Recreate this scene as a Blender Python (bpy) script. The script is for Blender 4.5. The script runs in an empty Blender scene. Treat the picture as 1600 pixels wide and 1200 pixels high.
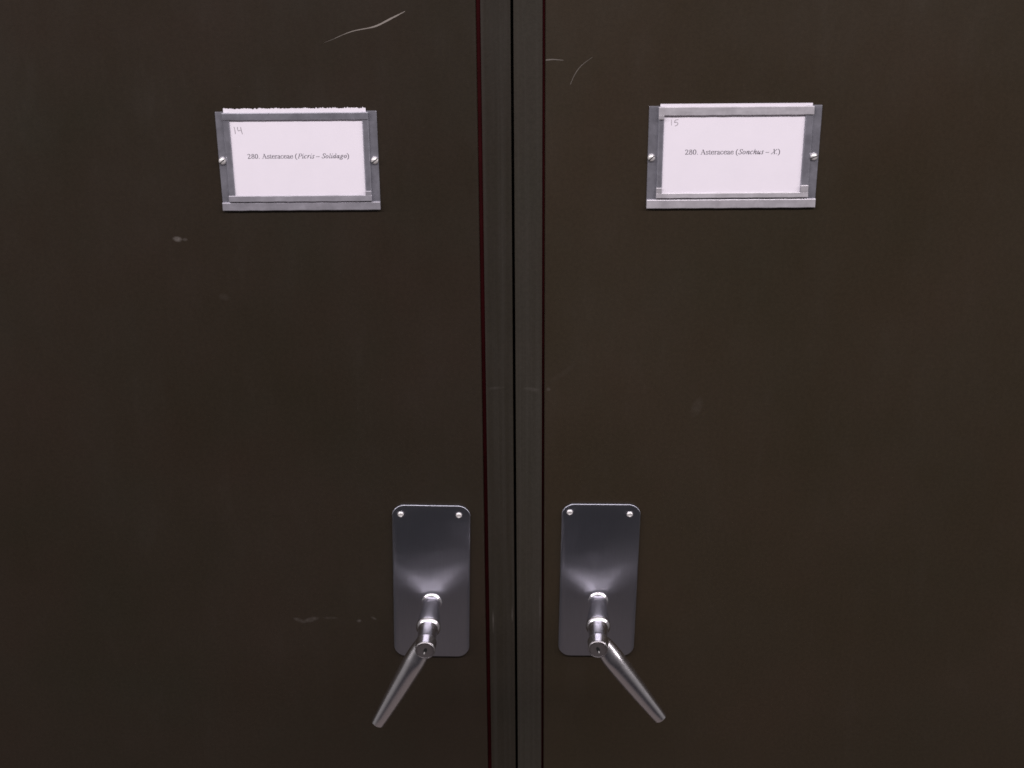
import bpy, bmesh, math, random
from mathutils import Vector, Matrix, Euler

S = bpy.context.scene
COL = S.collection
MM = 0.001
random.seed(4)

# ------------------------------------------------------------------ camera
cd = bpy.data.cameras.new('camera')
cam = bpy.data.objects.new('camera', cd)
COL.objects.link(cam)
cam.location = (0.0, -0.85316, 1.65480)
cam.rotation_euler = Euler([math.radians(a) for a in (67.4186, 0.3800, -0.1580)], 'XYZ')
cd.sensor_width = 36.0
cd.lens = 49.5
cd.clip_start = 0.01
cd.clip_end = 200.0
S.camera = cam

# ------------------------------------------------------------------ dim room around the camera
W = bpy.data.worlds.new('World')
S.world = W
W.use_nodes = True
nt = W.node_tree
nt.nodes.clear()
wo = nt.nodes.new('ShaderNodeOutputWorld')
wb = nt.nodes.new('ShaderNodeBackground')
tc = nt.nodes.new('ShaderNodeTexCoord')
sx = nt.nodes.new('ShaderNodeSeparateXYZ')
mr = nt.nodes.new('ShaderNodeMapRange')
mr.inputs['From Min'].default_value = -1.0
mr.inputs['From Max'].default_value = 1.0
rp = nt.nodes.new('ShaderNodeValToRGB')
cr = rp.color_ramp
cr.elements[0].position = 0.0
cr.elements[0].color = (0.28, 0.23, 0.225, 1)
cr.elements[1].position = 1.0
cr.elements[1].color = (0.48, 0.465, 0.47, 1)
for pos, c in ((0.18, (0.25, 0.205, 0.20)), (0.225, (0.145, 0.125, 0.130)), (0.258, (0.050, 0.048, 0.058)), (0.34, (0.038, 0.035, 0.042)), (0.46, (0.095, 0.088, 0.092)),
               (0.60, (0.10, 0.092, 0.102)), (0.75, (0.335, 0.32, 0.325))):
    e = cr.elements.new(pos)
    e.color = (*c, 1)
wb.inputs['Strength'].default_value = 0.6
nt.links.new(tc.outputs['Generated'], sx.inputs[0])
nt.links.new(sx.outputs['Z'], mr.inputs['Value'])
nt.links.new(mr.outputs[0], rp.inputs[0])
# brighter sides, as open aisle ends, added for highlights on the levers
ax = nt.nodes.new('ShaderNodeMath'); ax.operation = 'ABSOLUTE'
nt.links.new(sx.outputs['X'], ax.inputs[0])
ar = nt.nodes.new('ShaderNodeMapRange'); ar.interpolation_type = 'SMOOTHSTEP'
ar.inputs['From Min'].default_value = 0.50
ar.inputs['From Max'].default_value = 0.95
ar.inputs['To Max'].default_value = 0.85
nt.links.new(ax.outputs[0], ar.inputs['Value'])
mx = nt.nodes.new('ShaderNodeMix'); mx.data_type = 'RGBA'
mx.inputs[7].default_value = (0.41, 0.39, 0.39, 1)
nt.links.new(ar.outputs[0], mx.inputs[0])
nt.links.new(rp.outputs[0], mx.inputs[6])
nt.links.new(mx.outputs[2], wb.inputs['Color'])
nt.links.new(wb.outputs[0], wo.inputs['Surface'])

# ------------------------------------------------------------------ the fluorescent fitting on the ceiling
def area(name, loc, target, sx_, sy_, power, color):
    ld = bpy.data.lights.new(name, 'AREA')
    ld.shape = 'RECTANGLE'
    ld.size, ld.size_y = sx_, sy_
    ld.energy = power
    ld.color = color
    o = bpy.data.objects.new(name, ld)
    COL.objects.link(o)
    o.location = loc
    d = Vector(target) - Vector(loc)
    o.rotation_euler = d.to_track_quat('-Z', 'Y').to_euler()
    return o

area('ceiling_light', (0.25, -0.78, 2.16), (0.25, -0.78, 1.4), 6.0, 0.22, 69, (1.0, 0.920, 0.955))

S.view_settings.view_transform = 'Standard'
S.view_settings.look = 'None'
S.view_settings.exposure = 0.0
S.view_settings.gamma = 1.0
S.view_settings.use_curve_mapping = False
S.cycles.filter_width = 1.65


# ================================================================== helpers
def new_mat(name):
    m = bpy.data.materials.new(name)
    m.use_nodes = True
    t = m.node_tree
    b = t.nodes['Principled BSDF']
    return m, t, b


def link(t, a, b):
    t.links.new(a, b)


def mesh_obj(name, bm, mats, parent=None, smooth=None, recalc=True):
    if recalc:
        bmesh.ops.recalc_face_normals(bm, faces=bm.faces)
    me = bpy.data.meshes.new(name)
    bm.to_mesh(me)
    bm.free()
    if not isinstance(mats, (list, tuple)):
        mats = [mats]
    for m in mats:
        me.materials.append(m)
    if smooth is not None:
        for p in me.polygons:
            p.use_smooth = True
        try:
            me.set_sharp_from_angle(angle=math.radians(smooth))
        except Exception:
            pass
    o = bpy.data.objects.new(name, me)
    COL.objects.link(o)
    if parent:
        o.parent = parent
    return o


def empty(name, loc, label, cat, group=None):
    o = bpy.data.objects.new(name, None)
    COL.objects.link(o)
    o.location = loc
    o.empty_display_size = 0.05
    o['label'] = label
    o['category'] = cat
    if group:
        o['group'] = group
    return o


def box(bm, x0, x1, y0, y1, z0, z1, mi=0, M=None):
    vs = [bm.verts.new((x, y, z)) for x in (x0, x1) for y in (y0, y1) for z in (z0, z1)]
    if M:
        for v in vs:
            v.co = M @ v.co
    q = [(0, 1, 3, 2), (4, 6, 7, 5), (0, 4, 5, 1), (2, 3, 7, 6), (0, 2, 6, 4), (1, 5, 7, 3)]
    fs = []
    for f in q:
        face = bm.faces.new([vs[i] for i in f])
        face.material_index = mi
        fs.append(face)
    return vs, fs


def bevel_all(bm, w, seg=2, ang=30):
    es = [e for e in bm.edges if len(e.link_faces) == 2 and e.calc_face_angle(0) > math.radians(ang)]
    bmesh.ops.bevel(bm, geom=es, offset=w, segments=seg, profile=0.6, affect='EDGES', clamp_overlap=True)


def outline_rrect(x0, x1, z0, z1, r, n=6):
    """closed outline; r is one radius or four (bl, br, tr, tl)"""
    if not isinstance(r, (list, tuple)):
        r = (r,) * 4
    pts = []
    for (cx, cz, a0, rr) in ((x0, z0, 180, r[0]), (x1, z0, 270, r[1]), (x1, z1, 0, r[2]), (x0, z1, 90, r[3])):
        sxn = 1 if cx == x0 else -1
        szn = 1 if cz == z0 else -1
        ox, oz = cx + sxn * rr, cz + szn * rr
        for i in range(n + 1):
            a = math.radians(a0 + 90 * i / n)
            pts.append((ox + rr * math.cos(a), oz + rr * math.sin(a)))
    return pts


def loft(bm, rings, cap0=True, cap1=True, mi=0):
    vr = [[bm.verts.new(p) for p in ring] for ring in rings]
    n = len(vr[0])
    for a, b in zip(vr[:-1], vr[1:]):
        for i in range(n):
            j = (i + 1) % n
            f = bm.faces.new((a[i], a[j], b[j], b[i]))
            f.material_index = mi
    if cap0:
        bm.faces.new(vr[0][::-1]).material_index = mi
    if cap1:
        bm.faces.new(vr[-1]).material_index = mi
    return vr


def lathe_y(bm, prof, n=64, cx=0.0, cz=0.0, cap0=True, cap1=True, mi=0):
    """profile of (y, r) turned round the y axis"""
    rings = [[(cx + r * math.cos(2 * math.pi * i / n), y, cz + r * math.sin(2 * math.pi * i / n)) for i in range(n)]
             for y, r in prof]
    return loft(bm, rings, cap0, cap1, mi)


# ================================================================== materials
def grit(t, coord, scale, detail=4, rough=0.6):
    n = t.nodes.new('ShaderNodeTexNoise')
    n.inputs['Scale'].default_value = scale
    n.inputs['Detail'].default_value = detail
    n.inputs['Roughness'].default_value = rough
    link(t, coord, n.inputs['Vector'])
    return n


def mathn(t, op, a, b=None, c=None, clamp=False):
    n = t.nodes.new('ShaderNodeMath')
    n.operation = op
    n.use_clamp = clamp
    for i, v in enumerate((a, b, c)):
        if v is None:
            continue
        if isinstance(v, (int, float)):
            n.inputs[i].default_value = v
        else:
            link(t, v, n.inputs[i])
    return n.outputs[0]


def mixc(t, fac, a, b):
    n = t.nodes.new('ShaderNodeMix')
    n.data_type = 'RGBA'
    for key, v in ((0, fac), (6, a), (7, b)):
        if isinstance(v, (int, float)):
            n.inputs[key].default_value = v
        elif isinstance(v, tuple):
            n.inputs[key].default_value = (*v, 1)
        else:
            link(t, v, n.inputs[key])
    return n.outputs[2]


def paint(name, c1, c2, rough, smudges_glints=(), streak=0.0):
    """old satin enamel on sheet steel; smudges = (x, z, half width, half height, angle, amount) in metres, some of them painted highlights"""
    m, t, b = new_mat(name)
    tc = t.nodes.new('ShaderNodeTexCoord')
    geo = t.nodes.new('ShaderNodeNewGeometry')
    P = geo.outputs['Position']
    big = grit(t, P, 9, 3, 0.55)
    r1 = t.nodes.new('ShaderNodeMapRange')
    r1.inputs['From Min'].default_value = 0.3
    r1.inputs['From Max'].default_value = 0.7
    link(t, big.outputs['Fac'], r1.inputs['Value'])
    col = mixc(t, r1.outputs[0], c1, c2)
    fine = grit(t, P, 420, 3, 0.7)
    f = mathn(t, 'MULTIPLY_ADD', fine.outputs['Fac'], 0.5, 0.75)
    g = t.nodes.new('ShaderNodeVectorMath')
    g.operation = 'SCALE'
    link(t, col, g.inputs[0])
    link(t, f, g.inputs['Scale'])
    col = g.outputs[0]
    # rubbed film of dust and hand wear, worn a little lighter
    mp = t.nodes.new('ShaderNodeMapping')
    mp.inputs['Scale'].default_value = (1.0, 1.0, 0.35)
    link(t, P, mp.inputs['Vector'])
    wear = grit(t, mp.outputs[0], 34, 6, 0.72)
    wv = mathn(t, 'SUBTRACT', wear.outputs['Fac'], 0.57, clamp=True)
    wv = mathn(t, 'MULTIPLY', wv, 0.16)
    col = mixc(t, wv, col, (0.10, 0.088, 0.078))
    if streak:
        ms = t.nodes.new('ShaderNodeMapping')
        ms.inputs['Scale'].default_value = (260, 1, 3)
        link(t, P, ms.inputs['Vector'])
        st = grit(t, ms.outputs[0], 1.0, 3, 0.6)
        sv = mathn(t, 'MULTIPLY', mathn(t, 'SUBTRACT', st.outputs['Fac'], 0.45, clamp=True), streak)
        col = mixc(t, sv, col, (0.22, 0.21, 0.20))
    sep = t.nodes.new('ShaderNodeSeparateXYZ')
    link(t, P, sep.inputs[0])
    ng = grit(t, P, 260, 5, 0.8)
    for (x, z, hw, hh, ang, amt) in smudges_glints:
        ca, sa = math.cos(math.radians(ang)), math.sin(math.radians(ang))
        dx = mathn(t, 'SUBTRACT', sep.outputs['X'], x)
        dz = mathn(t, 'SUBTRACT', sep.outputs['Z'], z)
        u = mathn(t, 'ADD', mathn(t, 'MULTIPLY', dx, ca / hw), mathn(t, 'MULTIPLY', dz, sa / hw))
        v = mathn(t, 'ADD', mathn(t, 'MULTIPLY', dx, -sa / hh), mathn(t, 'MULTIPLY', dz, ca / hh))
        r2 = mathn(t, 'ADD', mathn(t, 'MULTIPLY', u, u), mathn(t, 'MULTIPLY', v, v))
        k = mathn(t, 'SUBTRACT', 1.0, r2, clamp=True)
        k = mathn(t, 'MULTIPLY', k, mathn(t, 'MULTIPLY', mathn(t, 'SUBTRACT', ng.outputs['Fac'], 0.30, clamp=True), 2.6), clamp=True)
        k = mathn(t, 'MULTIPLY', k, amt * 0.55)
        col = mixc(t, k, col, (0.36, 0.33, 0.31))
    link(t, col, b.inputs['Base Color'])
    rr = mathn(t, 'MULTIPLY_ADD', wear.outputs['Fac'], 0.22, rough - 0.11)
    rr = mathn(t, 'ADD', rr, mathn(t, 'MULTIPLY_ADD', grit(t, P, 6.5, 4, 0.6).outputs['Fac'], 0.36, -0.18))
    link(t, rr, b.inputs['Roughness'])
    b.inputs['Specular IOR Level'].default_value = 0.36
    bp = t.nodes.new('ShaderNodeBump')
    bp.inputs['Strength'].default_value = 0.10
    bp.inputs['Distance'].default_value = 0.0004
    peel = grit(t, P, 900, 2, 0.5)
    link(t, peel.outputs['Fac'], bp.inputs['Height'])
    wave = grit(t, P, 5.0, 1, 0.4)
    bp2 = t.nodes.new('ShaderNodeBump')
    bp2.inputs['Strength'].default_value = 0.5
    bp2.inputs['Distance'].default_value = 0.0030
    link(t, wave.outputs['Fac'], bp2.inputs['Height'])
    link(t, bp.outputs[0], bp2.inputs['Normal'])
    link(t, bp2.outputs[0], b.inputs['Normal'])
    return m


ANISO_DIR = (1.0, 0.0, 0.0)


def metal(name, c, rough, brush=None, metallic=1.0, var=0.12, blotch=0.25, bump=0.05, aniso=0.0):
    m, t, b = new_mat(name)
    tc = t.nodes.new('ShaderNodeTexCoord')
    P = tc.outputs['Object']
    mp = t.nodes.new('ShaderNodeMapping')
    mp.inputs['Scale'].default_value = brush or (600, 600, 600)
    link(t, P, mp.inputs['Vector'])
    n = grit(t, mp.outputs[0], 1.0, 4, 0.65)
    bl = grit(t, P, 90, 6, 0.7)
    k = mathn(t, 'MULTIPLY_ADD', bl.outputs['Fac'], blotch * 2, 1.0 - blotch)
    k = mathn(t, 'MULTIPLY', k, mathn(t, 'MULTIPLY_ADD', n.outputs['Fac'], 0.2, 0.9))
    g = t.nodes.new('ShaderNodeVectorMath')
    g.operation = 'SCALE'
    g.inputs[0].default_value = c
    link(t, k, g.inputs['Scale'])
    link(t, g.outputs[0], b.inputs['Base Color'])
    b.inputs['Metallic'].default_value = metallic
    rr = mathn(t, 'ADD', mathn(t, 'MULTIPLY_ADD', bl.outputs['Fac'], var * 2, rough - var),
               mathn(t, 'MULTIPLY_ADD', n.outputs['Fac'], var, -var / 2))
    link(t, rr, b.inputs['Roughness'])
    b.inputs['Anisotropic'].default_value = aniso
    if aniso:
        tg = t.nodes.new('ShaderNodeCombineXYZ')
        for k_ in range(3):
            tg.inputs[k_].default_value = ANISO_DIR[k_]
        link(t, tg.outputs[0], b.inputs['Tangent'])
    bp = t.nodes.new('ShaderNodeBump')
    bp.inputs['Strength'].default_value = bump
    bp.inputs['Distance'].default_value = 0.0003
    link(t, n.outputs['Fac'], bp.inputs['Height'])
    link(t, bp.outputs[0], b.inputs['Normal'])
    return m


M_PAINT_L = paint('dark_brown_enamel', (0.0245, 0.0166, 0.0108), (0.0205, 0.0160, 0.0096), 0.44,
                  smudges_glints=((-0.2098, 1.4003, 0.0034, 0.0020, -10, 0.75),
                           (-0.2050, 1.4000, 0.0018, 0.0012, 0, 0.4),
                           (-0.1510, 1.1208, 0.0052, 0.0018, -24, 0.26),
                           (-0.1430, 1.1212, 0.0065, 0.0022, 14, 0.26),
                           (-0.1290, 1.1225, 0.0060, 0.0012, 0, 0.14),
                           (-0.1091, 1.1199, 0.0019, 0.0013, 10, 0.42),
                           (-0.0986, 1.1220, 0.0026, 0.0010, -28, 0.32),
                           (-0.1837, 1.3617, 0.0040, 0.0028, -20, 0.08)))
M_PAINT_R = paint('dark_olive_brown_enamel', (0.0315, 0.0218, 0.0132), (0.0270, 0.0205, 0.0118), 0.42,
                  smudges_glints=((0.1221, 1.2826, 0.0040, 0.0080, -18, 0.10),
                           (0.0240, 1.2960, 0.0016, 0.0016, 0, 0.25),
                           (0.0330, 1.3070, 0.0120, 0.0022, 38, 0.04)))
M_POST_L = paint('post_enamel', (0.0205, 0.0175, 0.0118), (0.0215, 0.0168, 0.0118), 0.48,
                 smudges_glints=((-0.0145, 1.1180, 0.0007, 0.0110, 0, 0.30), (-0.0010, 1.1240, 0.0007, 0.0080, 0, 0.22),  # the two upright strips are highlights painted into the post colour
                          (-0.0110, 1.2970, 0.0070, 0.0012, 5, 0.10)), streak=0.15)
M_POST_R = paint('greyer_post_enamel', (0.0300, 0.0272, 0.0208), (0.0325, 0.0272, 0.0210), 0.40,  # slightly greyer and lighter tone than the left post
                 smudges_glints=((0.0130, 1.2960, 0.0060, 0.0016, -8, 0.14), (0.0185, 1.1300, 0.0006, 0.0200, 0, 0.25)), streak=0.15)  # the upright strip is a highlight painted into the colour

M_SCRATCH, _t, _b = new_mat('scratched_bare_paint')
_b.inputs['Base Color'].default_value = (0.235, 0.21, 0.185, 1)
_b.inputs['Roughness'].default_value = 0.6
M_SCRATCH_FAINT, _t, _b = new_mat('faint_scratched_paint')
_b.inputs['Base Color'].default_value = (0.13, 0.115, 0.10, 1)
_b.inputs['Roughness'].default_value = 0.6

M_GASKET, _t, _b = new_mat('dark_red_seal')
_g = _t.nodes.new('ShaderNodeNewGeometry')
_n = grit(_t, _g.outputs['Position'], 40, 4, 0.6)
link(_t, mixc(_t, _n.outputs['Fac'], (0.012, 0.0006, 0.0008), (0.036, 0.0018, 0.0030)), _b.inputs['Base Color'])
_b.inputs['Specular IOR Level'].default_value = 0.08
_b.inputs['Roughness'].default_value = 0.7

M_PLATE = metal('brushed_stainless_plate', (0.405, 0.412, 0.47), 0.44, (900, 20, 60), 1.0, 0.03, 0.05, 0.0, 0.93)
M_HANDLE = metal('satin_cast_metal', (0.74, 0.715, 0.745), 0.25, (500, 500, 500), 1.0, 0.05, 0.08, 0.04)
M_SCREW = metal('zinc_screw', (0.80, 0.78, 0.77), 0.42, None, 0.6, 0.05, 0.1, 0.05)
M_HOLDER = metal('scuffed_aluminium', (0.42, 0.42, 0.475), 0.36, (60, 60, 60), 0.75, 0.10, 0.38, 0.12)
M_HOLDER_HALF_LIT = metal('scuffed_half_lit_aluminium', (0.38, 0.37, 0.41), 0.40, (40, 60, 300), 0.55, 0.10, 0.38, 0.12)  # copy for the left bars, the light they catch put into the colour
M_HOLDER_LIT = metal('scuffed_lit_aluminium', (0.57, 0.55, 0.585), 0.40, (40, 60, 300), 0.55, 0.10, 0.30, 0.12)  # lighter copy for the right bars, caught light put into the colour
M_CYL = metal('lock_cylinder_metal', (0.42, 0.40, 0.41), 0.36, (500, 500, 500), 1.0, 0.06, 0.2, 0.05)

M_BLACK, _t, _b = new_mat('keyhole_black')
_b.inputs['Base Color'].default_value = (0.004, 0.004, 0.004, 1)
_b.inputs['Roughness'].default_value = 0.8
M_DARK, _t, _b = new_mat('dark_steel_inside')
_b.inputs['Base Color'].default_value = (0.012, 0.010, 0.010, 1)
_b.inputs['Roughness'].default_value = 0.8

M_PAPER, _t, _b = new_mat('white_card')
_tc = _t.nodes.new('ShaderNodeTexCoord')
_n = grit(_t, _tc.outputs['Object'], 60, 5, 0.6)
link(_t, mixc(_t, _n.outputs['Fac'], (0.80, 0.765, 0.83), (0.86, 0.815, 0.885)), _b.inputs['Base Color'])
_b.inputs['Roughness'].default_value = 0.75
_b.inputs['Specular IOR Level'].default_value = 0.2
_bp = _t.nodes.new('ShaderNodeBump')
_bp.inputs['Strength'].default_value = 0.15
_bp.inputs['Distance'].default_value = 0.0002
_nf = grit(_t, _tc.outputs['Object'], 1800, 2, 0.5)
link(_t, _nf.outputs['Fac'], _bp.inputs['Height'])
link(_t, _bp.outputs[0], _b.inputs['Normal'])
M_INK, _t, _b = new_mat('grey_black_ink')
_b.inputs['Base Color'].default_value = (0.075, 0.065, 0.085, 1)
_b.inputs['Roughness'].default_value = 0.7
M_PENCIL, _t, _b = new_mat('pencil_graphite')
_b.inputs['Base Color'].default_value = (0.30, 0.275, 0.30, 1)
_b.inputs['Roughness'].default_value = 0.6


# ================================================================== lettering drawn as pen strokes (a roman face)
THICK, THIN = 0.106, 0.044


def catmull(pts, n=8, closed=False):
    out = []
    P = [Vector(p) for p in pts]
    m = len(P)
    rng = range(m) if closed else range(m - 1)
    for i in rng:
        if closed:
            a, b, c, d = P[(i - 1) % m], P[i], P[(i + 1) % m], P[(i + 2) % m]
        else:
            a = P[i - 1] if i > 0 else P[0] * 2 - P[1]
            b, c = P[i], P[i + 1]
            d = P[i + 2] if i + 2 < m else P[-1] * 2 - P[-2]
        for k in range(n):
            s = k / n
            out.append(0.5 * ((2 * b) + (c - a) * s + (2 * a - 5 * b + 4 * c - d) * s * s + (3 * b - a - 3 * c + d) * s ** 3))
    out.append(P[0].copy() if closed else P[-1].copy())
    return out


def L(p, q, w=None, w2=None):
    return ('l', [p, q], w, w2)


def Cv(*pts):
    return ('c', list(pts), None, None)


def El(cx, cy, rx, ry):
    return ('e', (cx, cy, rx, ry), None, None)


def serif(x, y, hw=0.11):
    return L((x - hw, y), (x + hw, y), THIN)


GLYPH = {
    ' ': (0.25, []),
    '0': (0.5, [El(0.25, 0.33, 0.175, 0.32)]),
    '2': (0.5, [Cv((0.05, 0.50), (0.10, 0.61), (0.21, 0.655), (0.33, 0.60), (0.36, 0.49), (0.32, 0.37), (0.20, 0.20), (0.05, 0.03)),
                L((0.04, 0.035), (0.43, 0.035), 0.075), L((0.425, 0.02), (0.46, 0.14), THIN)]),
    '8': (0.5, [El(0.25, 0.50, 0.130, 0.15), El(0.25, 0.175, 0.165, 0.17)]),
    '.': (0.25, [L((0.125, 0.0), (0.125, 0.095), 0.10)]),
    '(': (0.333, [Cv((0.29, 0.67), (0.16, 0.54), (0.09, 0.36), (0.09, 0.12), (0.16, -0.06), (0.29, -0.18))]),
    ')': (0.333, [Cv((0.04, 0.67), (0.17, 0.54), (0.24, 0.36), (0.24, 0.12), (0.17, -0.06), (0.04, -0.18))]),
    '-': (0.5, [L((0.0, 0.225), (0.5, 0.225), 0.062)]),
    'A': (0.722, [L((0.35, 0.67), (0.13, 0.015), 0.045), L((0.34, 0.67), (0.60, 0.015), 0.105), L((0.20, 0.235), (0.50, 0.235), THIN),
                  serif(0.13, 0.015, 0.105), serif(0.59, 0.015, 0.125)]),
    's': (0.389, [Cv((0.315, 0.33), (0.29, 0.425), (0.19, 0.445), (0.09, 0.40), (0.085, 0.31), (0.19, 0.24), (0.30, 0.17), (0.305, 0.07),
                     (0.20, 0.005), (0.09, 0.025), (0.05, 0.13))]),
    't': (0.278, [L((0.115, 0.57), (0.115, 0.10), 0.08), Cv((0.115, 0.12), (0.13, 0.03), (0.19, 0.015), (0.27, 0.06)), L((0.01, 0.435), (0.25, 0.435), THIN)]),
    'e': (0.444, [L((0.07, 0.275), (0.38, 0.275), THIN),
                  Cv((0.385, 0.275), (0.35, 0.40), (0.235, 0.45), (0.12, 0.39), (0.065, 0.24), (0.10, 0.08), (0.22, 0.01), (0.34, 0.05), (0.41, 0.15))]),
    'r': (0.333, [L((0.12, 0.44), (0.12, 0.015), 0.085), serif(0.12, 0.015, 0.105), L((0.02, 0.42), (0.12, 0.44), THIN),
                  Cv((0.14, 0.32), (0.20, 0.41), (0.27, 0.44), (0.31, 0.40))]),
    'a': (0.444, [Cv((0.07, 0.34), (0.11, 0.42), (0.21, 0.445), (0.30, 0.38), (0.305, 0.25)), L((0.30, 0.36), (0.30, 0.07), 0.08),
                  Cv((0.30, 0.09), (0.33, 0.015), (0.385, 0.02), (0.43, 0.06)),
                  Cv((0.30, 0.27), (0.14, 0.20), (0.065, 0.11), (0.10, 0.02), (0.20, 0.015), (0.30, 0.10))]),
    'c': (0.444, [Cv((0.385, 0.33), (0.34, 0.42), (0.235, 0.45), (0.12, 0.39), (0.065, 0.23), (0.10, 0.08), (0.22, 0.01), (0.34, 0.05), (0.405, 0.14))]),
    # sloped letters
    'iP': (0.611, [L((0.20, 0.64), (0.17, 0.015), 0.09), L((0.06, 0.64), (0.30, 0.64), THIN), serif(0.17, 0.015, 0.11),
                   Cv((0.20, 0.64), (0.40, 0.645), (0.54, 0.57), (0.53, 0.42), (0.40, 0.32), (0.19, 0.31))]),
    'ii': (0.278, [L((0.12, 0.43), (0.11, 0.07), 0.072), Cv((0.11, 0.10), (0.12, 0.01), (0.18, 0.02), (0.24, 0.09)),
                   L((0.04, 0.36), (0.12, 0.43), THIN), L((0.145, 0.575), (0.145, 0.655), 0.085)]),
    'ic': (0.444, [Cv((0.36, 0.36), (0.31, 0.435), (0.21, 0.43), (0.10, 0.33), (0.07, 0.17), (0.12, 0.03), (0.24, 0.01), (0.36, 0.10))]),
    'ir': (0.389, [L((0.11, 0.43), (0.10, 0.0), 0.072), L((0.03, 0.37), (0.11, 0.43), THIN), Cv((0.11, 0.18), (0.20, 0.37), (0.28, 0.44), (0.34, 0.41))]),
    'is': (0.389, [Cv((0.31, 0.35), (0.27, 0.43), (0.17, 0.43), (0.12, 0.35), (0.18, 0.25), (0.26, 0.15), (0.22, 0.03), (0.11, 0.0), (0.04, 0.09))]),
    'iS': (0.5, [Cv((0.44, 0.50), (0.41, 0.61), (0.29, 0.66), (0.16, 0.60), (0.14, 0.47), (0.26, 0.35), (0.38, 0.24), (0.38, 0.09), (0.25, 0.0),
                    (0.11, 0.03), (0.06, 0.17))]),
    'io': (0.5, [El(0.235, 0.215, 0.155, 0.20)]),
    'il': (0.278, [L((0.12, 0.66), (0.11, 0.07), 0.072), L((0.04, 0.655), (0.12, 0.66), THIN), Cv((0.11, 0.10), (0.12, 0.01), (0.18, 0.02), (0.23, 0.09))]),
    'id': (0.5, [El(0.19, 0.205, 0.125, 0.195), L((0.36, 0.66), (0.33, 0.07), 0.07), L((0.26, 0.655), (0.36, 0.66), THIN),
                 Cv((0.33, 0.10), (0.35, 0.01), (0.41, 0.02), (0.46, 0.09))]),
    'ia': (0.5, [El(0.19, 0.205, 0.125, 0.195), L((0.35, 0.43), (0.33, 0.07), 0.07), Cv((0.33, 0.10), (0.35, 0.01), (0.41, 0.02), (0.46, 0.09))]),
    'ig': (0.5, [El(0.24, 0.295, 0.12, 0.135), L((0.34, 0.40), (0.45, 0.41), THIN), Cv((0.17, 0.18), (0.13, 0.10), (0.22, 0.05), (0.36, -0.01), (0.38, -0.11),
                 (0.27, -0.19), (0.12, -0.19), (0.05, -0.11), (0.14, 0.0), (0.25, 0.04))]),
    'in': (0.5, [L((0.10, 0.43), (0.08, 0.0), 0.07), L((0.03, 0.38), (0.10, 0.43), THIN),
                 Cv((0.09, 0.15), (0.19, 0.36), (0.30, 0.435), (0.36, 0.38), (0.34, 0.20), (0.34, 0.04), (0.40, 0.01), (0.46, 0.09))]),
    'ih': (0.5, [L((0.12, 0.66), (0.08, 0.0), 0.07), L((0.04, 0.655), (0.12, 0.66), THIN),
                 Cv((0.09, 0.15), (0.19, 0.36), (0.30, 0.435), (0.36, 0.38), (0.34, 0.20), (0.34, 0.04), (0.40, 0.01), (0.46, 0.09))]),
    'iu': (0.5, [Cv((0.04, 0.37), (0.11, 0.43), (0.12, 0.36), (0.09, 0.15), (0.12, 0.02), (0.21, 0.04), (0.34, 0.26)),
                 L((0.38, 0.43), (0.34, 0.07), 0.07), Cv((0.34, 0.10), (0.36, 0.01), (0.41, 0.02), (0.46, 0.09))]),
    'iX': (0.611, [L((0.20, 0.64), (0.46, 0.015), 0.095), L((0.58, 0.64), (0.06, 0.015), 0.062), L((0.11, 0.64), (0.31, 0.64), THIN), L((0.49, 0.64), (0.65, 0.64), THIN),
                   serif(0.07, 0.015, 0.09), serif(0.45, 0.015, 0.11)]),
    'i.': (0.25, [L((0.10, 0.0), (0.10, 0.09), 0.095)]),
}


def ribbon(bm, pts, widths, y, org, M):
    n = len(pts)
    vs = []
    for i in range(n):
        d = (pts[min(i + 1, n - 1)] - pts[max(i - 1, 0)])
        if d.length < 1e-9:
            d = Vector((1, 0))
        d.normalize()
        nrm = Vector((-d.y, d.x)) * widths[i] * 0.5
        for s in (1, -1):
            q = pts[i] + nrm * s
            vs.append(bm.verts.new(M @ Vector((org[0] + q.x, y, org[1] + q.y))))
    for i in range(n - 1):
        bm.faces.new((vs[2 * i], vs[2 * i + 1], vs[2 * i + 3], vs[2 * i + 2]))


def write(bm, text, x0, z0, width, y, M):
    """text: list of glyph keys; set between x0 and x0+width with the baseline at z0"""
    total = sum(GLYPH[k][0] for k in text)
    em = width / total
    pen = 0.0
    yy = y
    for k in text:
        adv, strokes = GLYPH[k]
        shear = 0.27 if k[0] == 'i' and len(k) > 1 else 0.0
        for kind, data, w1, w2 in strokes:
            if kind == 'e':
                cx, cy, rx, ry = data
                pts = [Vector((cx + rx * math.cos(2 * math.pi * i / 24), cy + ry * math.sin(2 * math.pi * i / 24))) for i in range(25)]
            elif kind == 'c':
                pts = catmull(data, 6)
            else:
                a, b = Vector(data[0]), Vector(data[1])
                pts = [a.lerp(b, i / 4) for i in range(5)]
            if w1 is None:
                ws = []
                for i in range(len(pts)):
                    if kind == 'e':
                        a = 2 * math.pi * i / 24
                        v = abs(data[3] * math.cos(a)) / math.hypot(data[3] * math.cos(a), data[2] * math.sin(a))
                    else:
                        d = (pts[min(i + 1, len(pts) - 1)] - pts[max(i - 1, 0)]).normalized()
                        v = abs(d.y)
                    ws.append(THIN + (THICK - THIN) * v ** 1.6)
            else:
                ws = [w1] * len(pts)
            P = [Vector(((p.x + shear * (p.y - 0.05) + pen) * em, p.y * em)) for p in pts]
            ribbon(bm, P, [w * em * 0.95 for w in ws], yy, (x0, z0), M)
            yy -= 0.0000004
        pen += adv


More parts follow.
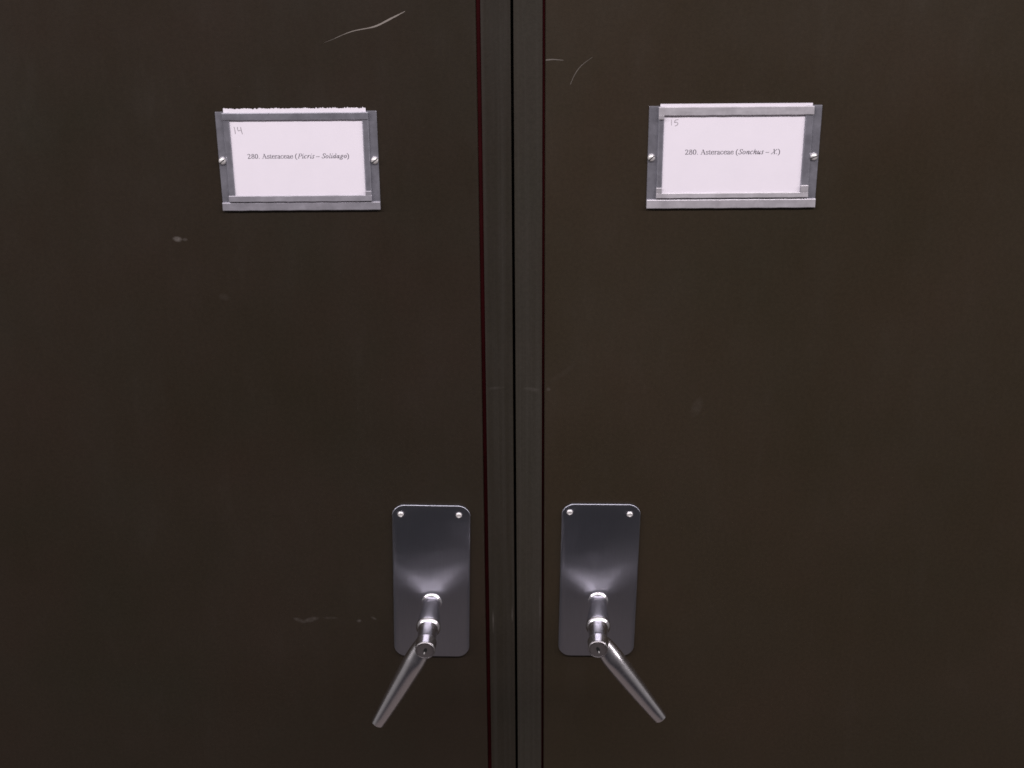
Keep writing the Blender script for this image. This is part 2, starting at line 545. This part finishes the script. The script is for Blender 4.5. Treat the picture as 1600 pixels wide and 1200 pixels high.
# ================================================================== the two cabinets
def scratch(bm, pts, widths, y, mi):
    """thin tapered scratch lying on the paint of a door"""
    P = catmull([Vector(p) for p in pts], 8)
    W_ = []
    for i in range(len(P)):
        s = i / (len(P) - 1) * (len(widths) - 1)
        k = min(int(s), len(widths) - 2)
        W_.append(widths[k] + (widths[k + 1] - widths[k]) * (s - k))
        W_[-1] *= random.uniform(0.85, 1.15)
    n0 = len(bm.faces)
    ribbon(bm, P, W_, y, (0, 0), Matrix.Identity(4))
    bm.faces.ensure_lookup_table()
    for f in bm.faces[n0:]:
        f.material_index = mi


DOOR_Z0, DOOR_Z1 = 0.13, 2.02
CAB_W = 0.745


def door_mesh(edge, far, scratches):
    """pressed steel door: edge = x of the opening edge, far = x of the hinge edge"""
    s = 1 if far > edge else -1
    prof = [(0.0, 0.016), (0.0, 0.0016), (0.0003, 0.0008), (0.0009, 0.00032), (0.002, 0.00010), (0.006, 0.00003), (0.016, 0.0), (0.06, 0.0),
            (abs(far - edge) - 0.01, 0.0), (abs(far - edge) - 0.001, 0.0005), (abs(far - edge), 0.002), (abs(far - edge), 0.016)]
    bm = bmesh.new()
    rows = []
    for z in (DOOR_Z0, DOOR_Z1):
        rows.append([bm.verts.new((edge + s * d, y, z)) for d, y in prof])
    for i in range(len(prof) - 1):
        bm.faces.new((rows[0][i], rows[0][i + 1], rows[1][i + 1], rows[1][i]))
    bm.faces.new((rows[0][0], rows[0][-1], rows[1][-1], rows[1][0]))
    bm.faces.new(rows[0])
    bm.faces.new(rows[1][::-1])
    bmesh.ops.recalc_face_normals(bm, faces=bm.faces)
    for args in scratches:
        scratch(bm, *args)
    return bm


def frame_mesh(x_in0, x_in1, x_out, inner_dx):
    """sheet steel carcass: narrow post beside the gap, rails, far post, side, back, top panels"""
    bm = bmesh.new()
    lo, hi = min(x_in0, x_out), max(x_in0, x_out)
    D = 0.46
    s = 1 if x_out > x_in0 else -1
    # near post (folded: face plus return)
    a, b = sorted((x_in0, x_in1))
    box(bm, a, b, 0.0004, 0.060, 0.0, 2.10)
    # far post
    fa, fb = sorted((x_out, x_out - s * 0.020))
    box(bm, fa, fb, 0.0004, 0.060, 0.0, 2.10)
    # rails between posts
    ra, rb = (b, fa) if s > 0 else (fb, a)
    box(bm, ra, rb, 0.0004, 0.060, 2.0235, 2.10)
    box(bm, ra, rb, 0.0004, 0.060, 0.0, 0.1265)
    # sides, back, top, bottom
    el, er = (-0.00085, 0.0002) if s > 0 else (0.0002, -0.00085)  # inner side bulges to close the gap behind and keep light out
    box(bm, lo + el, lo + 0.0020, 0.0600, D, 0.0, 2.10)
    box(bm, hi - 0.0020, hi - er, 0.0600, D, 0.0, 2.10)
    box(bm, lo + 0.0020, hi - 0.0020, D - 0.002, D, 0.0, 2.10)
    box(bm, lo + 0.0020, hi - 0.0020, 0.0600, D - 0.002, 2.095, 2.0995)
    box(bm, lo + 0.0020, hi - 0.0020, 0.0600, D - 0.002, 0.080, 0.084)
    bevel_all(bm, 0.0007, 2)
    return bm


def gasket_mesh(edge, far, post):
    s = 1 if far > edge else -1
    bm = bmesh.new()
    a, b = sorted((edge, post))
    n = 160
    rings = []
    for i in range(n + 1):
        z = DOOR_Z0 + (DOOR_Z1 - DOOR_Z0) * i / n
        dy = 0.0024 + 0.0010 * math.sin(z * 11.0 + 1.0) + random.uniform(-0.00025, 0.00025)
        if edge > 0:
            dy += 0.0002 + max(0.0, (1.25 - z)) * 0.006
        else:
            dy += max(0.0, (1.15 - z)) * 0.006
        rings.append([(a + 0.00005, 0.012, z), (a + 0.00005, dy + 0.0004, z), ((a + b) / 2, dy, z), (b - 0.00005, dy + 0.0004, z), (b - 0.00005, 0.012, z)])
    loft(bm, rings)
    # strips round the other three sides of the opening, behind the door
    lo, hi = min(edge, far), max(edge, far)
    box(bm, lo + 0.02, hi - 0.02, 0.0165, 0.022, DOOR_Z1 - 0.02, DOOR_Z1 + 0.002)
    box(bm, lo + 0.02, hi - 0.02, 0.0165, 0.022, DOOR_Z0 - 0.002, DOOR_Z0 + 0.02)
    fx = far - s * 0.01
    box(bm, fx - 0.009, fx + 0.009, 0.0165, 0.022, DOOR_Z0 + 0.021, DOOR_Z1 - 0.021)
    return bm


def holder_frame(x0, x1, z0, z1, lip_h):
    """flat backing flange with a thicker lip along the bottom"""
    bm = bmesh.new()
    loft(bm, [[(x, y, z) for x, z in outline_rrect(x0 + d, x1 - d, z0 + d, z1 - d, 0.0004, 2)] for y, d in ((0.0, 0.0), (-0.0006, 0.0), (-0.0009, 0.00025))])
    return bm


def wedge_bar(bm, x0, x1, z0, z1, yb, y_top, y_bot, mi=0, r=0.0003):
    """bar whose front face leans: y_top and y_bot are the front depths at its upper and lower edge"""
    n = 24
    rings = []
    for i in range(n + 1):
        x = x0 + (x1 - x0) * i / n
        j = 0.00007 * math.sin(i * 1.7) + random.uniform(-0.00004, 0.00004)
        rings.append([(x, yb, z0), (x, y_bot + 0.0003, z0 + j), (x, y_bot, z0 + 0.0004 + j), (x, y_top, z1 - 0.0004 + j * 0.5),
                      (x, y_top + 0.0003, z1 + j * 0.5), (x, yb, z1)])
    loft(bm, rings, mi=mi)


def make_bezel(bo, wi, side_x, top_dark, tab):
    """bo = outer (x0,x1,z0,z1), wi = window (x0,x1,z0,z1)"""
    bm = bmesh.new()
    X0, X1, Z0, Z1 = bo
    a0, a1, b0, b1 = wi
    # raised sides
    for (s0, s1) in ((X0, a0), (a1, X1)):
        rings = []
        zs = [Z0 + (Z1 - Z0) * i / 20 for i in range(21)]
        for z in zs:
            j = random.uniform(-0.00005, 0.00005)
            rings.append([(s0, -0.0009, z), (s0 + 0.0001, -0.0019, z), (s0 + 0.0007, -0.0024 + j, z), (s1 - 0.0005, -0.0022 + j, z), (s1, -0.0018, z), (s1, -0.0015, z),
                          (s0 + 0.0005 if s0 == X0 else s0, -0.0014, z)])
        loft(bm, rings, mi=0)
    # top and bottom bars, lying on the sides, with short tabs at the corners
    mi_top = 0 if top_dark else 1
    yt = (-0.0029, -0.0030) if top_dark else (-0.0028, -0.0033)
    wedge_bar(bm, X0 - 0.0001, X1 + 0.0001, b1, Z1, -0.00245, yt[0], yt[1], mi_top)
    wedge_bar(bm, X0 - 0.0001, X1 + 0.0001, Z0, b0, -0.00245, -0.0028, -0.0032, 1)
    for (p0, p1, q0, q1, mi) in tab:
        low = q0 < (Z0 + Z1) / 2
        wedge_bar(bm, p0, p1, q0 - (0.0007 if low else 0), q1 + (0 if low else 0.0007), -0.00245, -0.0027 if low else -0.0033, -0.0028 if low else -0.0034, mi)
    return bm


def make_screw(name, x, z, y, r, slot_ang, parent, proud=0.0016):
    bm = bmesh.new()
    lathe_y(bm, [(0, r), (-proud * 0.35, r), (-proud * 0.7, r * 0.86), (-proud * 0.92, r * 0.58), (-proud, r * 0.25)], 28, cap0=False)
    # slot as a dark sunk bar
    c, s = math.cos(math.radians(slot_ang)), math.sin(math.radians(slot_ang))
    M = Matrix(((c, 0, -s, 0), (0, 1, 0, 0), (s, 0, c, 0), (0, 0, 0, 1)))
    box(bm, -r * 0.92, r * 0.92, -proud * 1.01, -proud * 0.1, -r * 0.13, r * 0.13, 1, M)
    o = mesh_obj(name, bm, [M_SCREW, M_BLACK], parent, 40)
    o.location = (x, y, z)
    return o


def make_rivet(x, z, y, parent, r=0.0021):
    bm = bmesh.new()
    lathe_y(bm, [(0, r * 1.02), (-0.0004, r), (-0.0009, r * 0.85), (-0.00115, r * 0.62), (-0.0009, r * 0.42), (-0.0008, r * 0.2)], 28, cap0=False)
    o = mesh_obj('rivet', bm, M_SCREW, parent, 50)
    o.location = (x, y, z)
    return o


def make_plate(cx, cz, w, h, rot, parent):
    bm = bmesh.new()
    R = 0.0085
    rings = []
    for y, d in ((0.0, 0.0), (-0.0011, 0.0), (-0.0014, 0.0001), (-0.0017, 0.00035), (-0.00185, 0.0008)):
        rings.append([(x, y, z) for x, z in outline_rrect(-w / 2 + d, w / 2 - d, -h / 2 + d, h / 2 - d, R - d, 10)])
    loft(bm, rings)
    o = mesh_obj('lock_plate', bm, M_PLATE, parent, 35)
    o.location = (cx, -0.0001, cz)
    o.rotation_euler = (0, math.radians(rot), 0)
    return o


def make_handle(base, tip_dir_deg, tilt, parent, key_rot):
    """turning lever handle: spindle along -y from the plate, lever hanging from its hub"""
    # spindle and hub
    bm = bmesh.new()
    mm = MM
    prof = [(0.15, 7.4), (-0.2, 7.3), (-0.6, 6.95), (-1.3, 6.2), (-2.2, 5.65), (-3.3, 5.35), (-4.0, 5.3), (-5.0, 5.35), (-12, 6.3), (-20, 7.35), (-27, 8.05), (-30.5, 8.3), (-31.6, 8.3),
            (-32.1, 8.05), (-33.5, 6.75), (-33.9, 6.7), (-36.6, 6.7), (-37.0, 6.55), (-37.5, 6.5), (-47.6, 6.5), (-48.2, 6.6), (-49.2, 7.1), (-49.8, 7.2), (-50.4, 7.15),
            (-53.8, 6.85), (-57.0, 6.75), (-57.6, 6.7), (-57.9, 6.5)]
    lathe_y(bm, [(y * mm, r * mm) for y, r in prof], 72)
    sp = mesh_obj('handle', bm, M_HANDLE, parent, 28)
    sp.location = base
    sp.rotation_euler = (tilt[0], 0, tilt[1])
    # lever
    bm = bmesh.new()
    a = math.radians(tip_dir_deg)
    dirv = Vector((math.sin(a), 0, -math.cos(a)))     # along the lever
    side = Vector((math.cos(a), 0, math.sin(a)))
    Lg = 0.0745
    st = [  # s, half width, front depth, back depth, ridge sharpness
        (-0.003, 0.0040, 0.0515, 0.0420), (0.000, 0.0046, 0.0518, 0.0415), (0.004, 0.0050, 0.0521, 0.0412), (0.0070, 0.0053, 0.0525, 0.0408),
        (0.0105, 0.00555, 0.0532, 0.0407), (0.0140, 0.0057, 0.0541, 0.0407), (0.0170, 0.0058, 0.0547, 0.0408), (0.0210, 0.0057, 0.0551, 0.0412),
        (0.028, 0.0055, 0.0554, 0.0420), (0.040, 0.0051, 0.0555, 0.0438), (0.054, 0.0045, 0.0554, 0.0456), (0.066, 0.0039, 0.0551, 0.0468),
        (Lg - 0.0012, 0.00355, 0.0549, 0.0476), (Lg - 0.0004, 0.00345, 0.0547, 0.0478), (Lg, 0.0030, 0.0543, 0.0482)]
    rings = []
    NS = 40
    for s_, hw, fd, bd in st:
        cyd = (fd + bd) / 2
        ht = (fd - bd) / 2 * 1.1
        hw = hw * 1.28
        ring = []
        for i in range(NS):
            t_ = 2 * math.pi * i / NS
            ct, stn = math.cos(t_), math.sin(t_)
            ex = 1.0 if stn > 0 else 0.8
            u = math.copysign(abs(ct) ** ex, ct) * hw
            v = math.copysign(abs(stn) ** 0.95, stn) * ht
            p = dirv * s_ + side * u + Vector((0, -(cyd + v), 0))
            ring.append(p)
        rings.append(ring)
    loft(bm, rings)
    mesh_obj('lever', bm, M_HANDLE, sp, 38)
    # lock cylinder in the end of the hub
    bm = bmesh.new()
    lathe_y(bm, [(y * mm, r * mm) for y, r in ((-57.0, 6.5), (-58.35, 6.5), (-58.6, 6.3), (-58.6, 5.8), (-58.1, 5.6), (-58.1, 5.3), (-58.45, 5.2))], 56)
    k = math.radians(key_rot)
    c, s = math.cos(k), math.sin(k)
    M = Matrix(((c, 0, -s, 0), (0, 1, 0, 0), (s, 0, c, 0), (0, 0, 0, 1)))
    # keyway: rounded slot with a wider middle, sunk look given by black, with the bright warding edge
    key = [(-0.55, -2.6), (0.45, -2.75), (0.85, -1.2), (1.15, -0.2), (1.0, 1.0), (0.55, 2.1), (-0.05, 2.3), (-0.75, 1.9), (-1.05, 0.6), (-0.9, -0.6)]
    vs = [bm.verts.new(M @ Vector((x * mm * 1.1, -58.50 * mm, z * mm * 1.0))) for x, z in key]
    f = bm.faces.new(vs)
    f.material_index = 1
    vs = [bm.verts.new(M @ Vector((0.1 * mm + 0.48 * mm * math.cos(q), (-58.56 - 0.25 * (math.sin(q) < 0)) * mm, -1.75 * mm + 0.85 * mm * math.sin(q))))
          for q in [2 * math.pi * i / 14 for i in range(14)]]
    f = bm.faces.new(vs)
    f.material_index = 2
    mesh_obj('lock_cylinder', bm, [M_CYL, M_BLACK, M_SCREW], sp, 30)
    return sp


def make_card(name, label, x0, x1, z0, z1, torn, text, tx0, twid, tz, number, nstrokes):
    t = None
    bm = bmesh.new()
    n = 150
    th = 0.00035
    top, bot = [], []
    for i in range(n + 1):
        x = x0 + (x1 - x0) * i / n
        z = z1
        if torn:
            z += random.uniform(-0.00042, 0.0004) * (0.25 + 0.75 * abs(math.sin(i * 0.117 + 0.8) * math.sin(i * 0.041))) * 1.2 + 0.0002 * math.sin(i * 0.31) * math.sin(i * 0.083) + (0.0006 if random.random() < 0.05 else 0)
        top.append((x, z))
        bot.append((x, z0))
    for i in range(n):
        q = [(bot[i], bot[i + 1], top[i + 1], top[i])]
        for (a, b, c, d) in q:
            yA = -0.00095
            bend = lambda X: -0.0
            v = [bm.verts.new((P[0] , yA - th, P[1])) for P in (a, b, c, d)]
            w_ = [bm.verts.new((P[0], yA, P[1] - (0.0004 if torn and P in (c, d) else 0))) for P in (a, b, c, d)]
            bm.faces.new(v)
            bm.faces.new(w_[::-1])
            bm.faces.new((v[3], v[2], w_[2], w_[3]))
            bm.faces.new((v[0], w_[0], w_[1], v[1]))
            if i == 0:
                bm.faces.new((v[0], v[3], w_[3], w_[0]))
            if i == n - 1:
                bm.faces.new((v[1], w_[1], w_[2], v[2]))
    bmesh.ops.remove_doubles(bm, verts=bm.verts, dist=0.0000005)
    t = mesh_obj(name, bm, M_PAPER)
    t['label'] = label
    t['category'] = 'label card'
    t['group'] = 'name cards in the cabinet door holders'
    y = -0.00095 - th - 0.00003
    bm = bmesh.new()
    write(bm, text, tx0, tz, twid, y, Matrix.Identity(4))
    mesh_obj('printed_text', bm, M_INK, t, recalc=False)
    bm = bmesh.new()
    for pts, ws in nstrokes:
        P = catmull([Vector(p) for p in pts], 6)
        W_ = [ws * random.uniform(0.8, 1.15) for _ in P]
        ribbon(bm, P, W_, y, (0, 0), Matrix.Identity(4))
        y -= 0.000002
    mesh_obj('handwritten_number', bm, M_PENCIL, t, recalc=False)
    return t


# ---------------------------------------------------------------- left cabinet
gcab = 'dark steel cabinets standing side by side'
cabL = empty('storage_cabinet', (-0.37, 0, 0), 'left dark brown steel cabinet whose door holds the card numbered 14', 'cabinet', gcab)
cabR = empty('storage_cabinet', (0.37, 0, 0), 'right dark olive brown steel cabinet whose door holds the card numbered 15', 'cabinet', gcab)

scL = [([(-0.1040, 1.5238), (-0.0930, 1.5278), (-0.0800, 1.5304), (-0.0700, 1.5350), (-0.0617, 1.5390)], [0.00010, 0.00035, 0.0006, 0.0010, 0.0009, 0.0003], -0.00003, 1),
       ([(-0.1110, 1.5210), (-0.1060, 1.5228), (-0.1000, 1.5252)], [0.00005, 0.0002, 0.0002], -0.00003, 2)]
scR = [([(0.0217, 1.5100), (0.0262, 1.5103), (0.0322, 1.5098)], [0.0008, 0.0006, 0.0003], -0.00003, 2),
       ([(0.0364, 1.4953), (0.0395, 1.5020), (0.0435, 1.5070), (0.0495, 1.5115)], [0.00025, 0.00035, 0.0003, 0.00012], -0.00003, 2)]

o = mesh_obj('frame', frame_mesh(0.0006, -0.0171, 0.0006 - CAB_W, 0), M_POST_L)
o2 = mesh_obj('frame', frame_mesh(0.0024, 0.0196, 0.0024 + CAB_W, 0), M_POST_R)
dL = mesh_obj('door', door_mesh(-0.0197, 0.0006 - CAB_W + 0.023, scL), [M_PAINT_L, M_SCRATCH, M_SCRATCH_FAINT], None, 40, recalc=False)
dR = mesh_obj('door', door_mesh(0.0212, 0.0024 + CAB_W - 0.023, scR), [M_PAINT_R, M_SCRATCH, M_SCRATCH_FAINT], None, 40, recalc=False)
gL = mesh_obj('door_seal', gasket_mesh(-0.0197, 0.0006 - CAB_W + 0.023, -0.0171), M_GASKET, None, 60)
gR = mesh_obj('door_seal', gasket_mesh(0.0212, 0.0024 + CAB_W - 0.023, 0.0196), M_GASKET, None, 60)


def attach(o, p):
    o.parent = p
    o.matrix_parent_inverse = Matrix.Translation(p.location).inverted()


for o_ in (o, dL, gL):
    attach(o_, cabL)
for o_ in (o2, dR, gR):
    attach(o_, cabR)


# ---------------------------------------------------------------- label holders
def label_holder(cab, fl, bz, wi, top_dark, tabs, screws, lip_top, label=None):
    h = mesh_obj('label_holder', None or holder_frame(fl[0], fl[1], fl[2], fl[3], 0), M_HOLDER, None, 40)
    attach(h, cab)
    bm = bmesh.new()
    wedge_bar(bm, fl[0] + 0.0001, fl[1] - 0.0001, fl[2], lip_top, -0.0008, -0.0020, -0.0024, 0)
    lit_bar = M_HOLDER_HALF_LIT if top_dark else M_HOLDER_LIT
    mesh_obj('bottom_lip', bm, lit_bar, h, 18)
    b = mesh_obj('bezel', make_bezel(bz, wi, None, top_dark, tabs), [M_HOLDER, lit_bar], h, 18)
    for (x, z, a) in screws:
        make_screw('screw', x, z, -0.0009, 0.0023, a, h, 0.0020)
    return h


label_holder(cabL, (-0.1792, -0.0810, 1.4189, 1.4804), (-0.1745, -0.0861, 1.4246, 1.4800), (-0.1706, -0.0899, 1.4286, 1.4756), True,
             [(-0.0898, -0.0862, 1.42862, 1.4312, 1)],
             [(-0.1769, 1.4503, 40), (-0.0834, 1.4500, 38)], 1.4240)
label_holder(cabR, (0.0844, 0.1895, 1.4184, 1.4820), (0.0902, 0.1842, 1.4251, 1.4818), (0.0936, 0.1793, 1.4284, 1.4766), False,
             [(0.0901, 0.0935, 1.4742, 1.47658, 1), (0.0901, 0.0935, 1.42842, 1.4318, 1), (0.1794, 0.1842, 1.42842, 1.4328, 1)],
             [(0.0866, 1.4504, 40), (0.1864, 1.4504, 20)], 1.4239)

# ---------------------------------------------------------------- cards
S1 = '2', '8', '0', '.', ' ', 'A', 's', 't', 'e', 'r', 'a', 'c', 'e', 'a', 'e', ' ', '('
txtL = list(S1) + ['iP', 'ii', 'ic', 'ir', 'ii', 'is', ' ', '-', ' ', 'iS', 'io', 'il', 'ii', 'id', 'ia', 'ig', 'io', ')']
txtR = list(S1) + ['iS', 'io', 'in', 'ic', 'ih', 'iu', 'is', ' ', '-', ' ', 'iX', 'i.', ')']
PW = 0.00040
n14 = [([(-0.1681, 1.4712), (-0.1677, 1.4690), (-0.1676, 1.4670)], PW),
       ([(-0.1660, 1.4713), (-0.1660, 1.4698), (-0.1656, 1.4689), (-0.1642, 1.4693)], PW),
       ([(-0.1641, 1.4712), (-0.1638, 1.4690), (-0.1633, 1.4668)], PW)]
n15 = [([(0.0981, 1.4739), (0.0982, 1.4720), (0.0982, 1.4703)], PW * 0.7),
       ([(0.1024, 1.4738), (0.1012, 1.4737), (0.1003, 1.4734)], PW),
       ([(0.1003, 1.4734), (0.1001, 1.4721), (0.1012, 1.4723), (0.1021, 1.4715), (0.1017, 1.4705), (0.1004, 1.4700)], PW)]
make_card('label_card', 'white card with a torn top edge, pencilled 14 and printed Picris to Solidago', -0.1739, -0.0875, 1.4262, 1.4824, True,
          txtL, -0.1613, 0.0624, 1.4516, '14', n14)
make_card('label_card', 'white card with a clean straight top edge, pencilled 15 and printed Sonchus', 0.0911, 0.1834, 1.4264, 1.4834, False,
          txtR, 0.1072, 0.0584, 1.4522, '15', n15)

# ---------------------------------------------------------------- lock plates and handles
for cab, (cx, cz, w, h, rot), rivs, (hx, hz), ang, tilt, kr in (
        (cabL, (-0.05700, 1.15150, 0.0532, 0.1210, 1.45), ((-0.0764, 1.2054), (-0.0368, 1.2043)), (-0.0572, 1.1358), -28.5, (math.radians(1.6), math.radians(-1.6)), -22),
        (cabR, (0.05930, 1.15120, 0.0536, 0.1215, 0.95), ((0.0387, 1.2060), (0.0796, 1.2041)), (0.0592, 1.1358), 36.0, (math.radians(1.8), math.radians(-3.4)), 18)):
    p = make_plate(cx, cz, w, h, rot, None)
    attach(p, cab)
    c, s = math.cos(math.radians(-rot)), math.sin(math.radians(-rot))
    for (rx, rz) in rivs:
        dx, dz = rx - cx, rz - cz
        # into the plate's own frame
        lx, lz = dx * c + dz * s, -dx * s + dz * c
        make_rivet(lx, lz, -0.00185, p)
    hd = make_handle((hx, -0.0018, hz), ang, tilt, None, kr)
    attach(hd, cab)
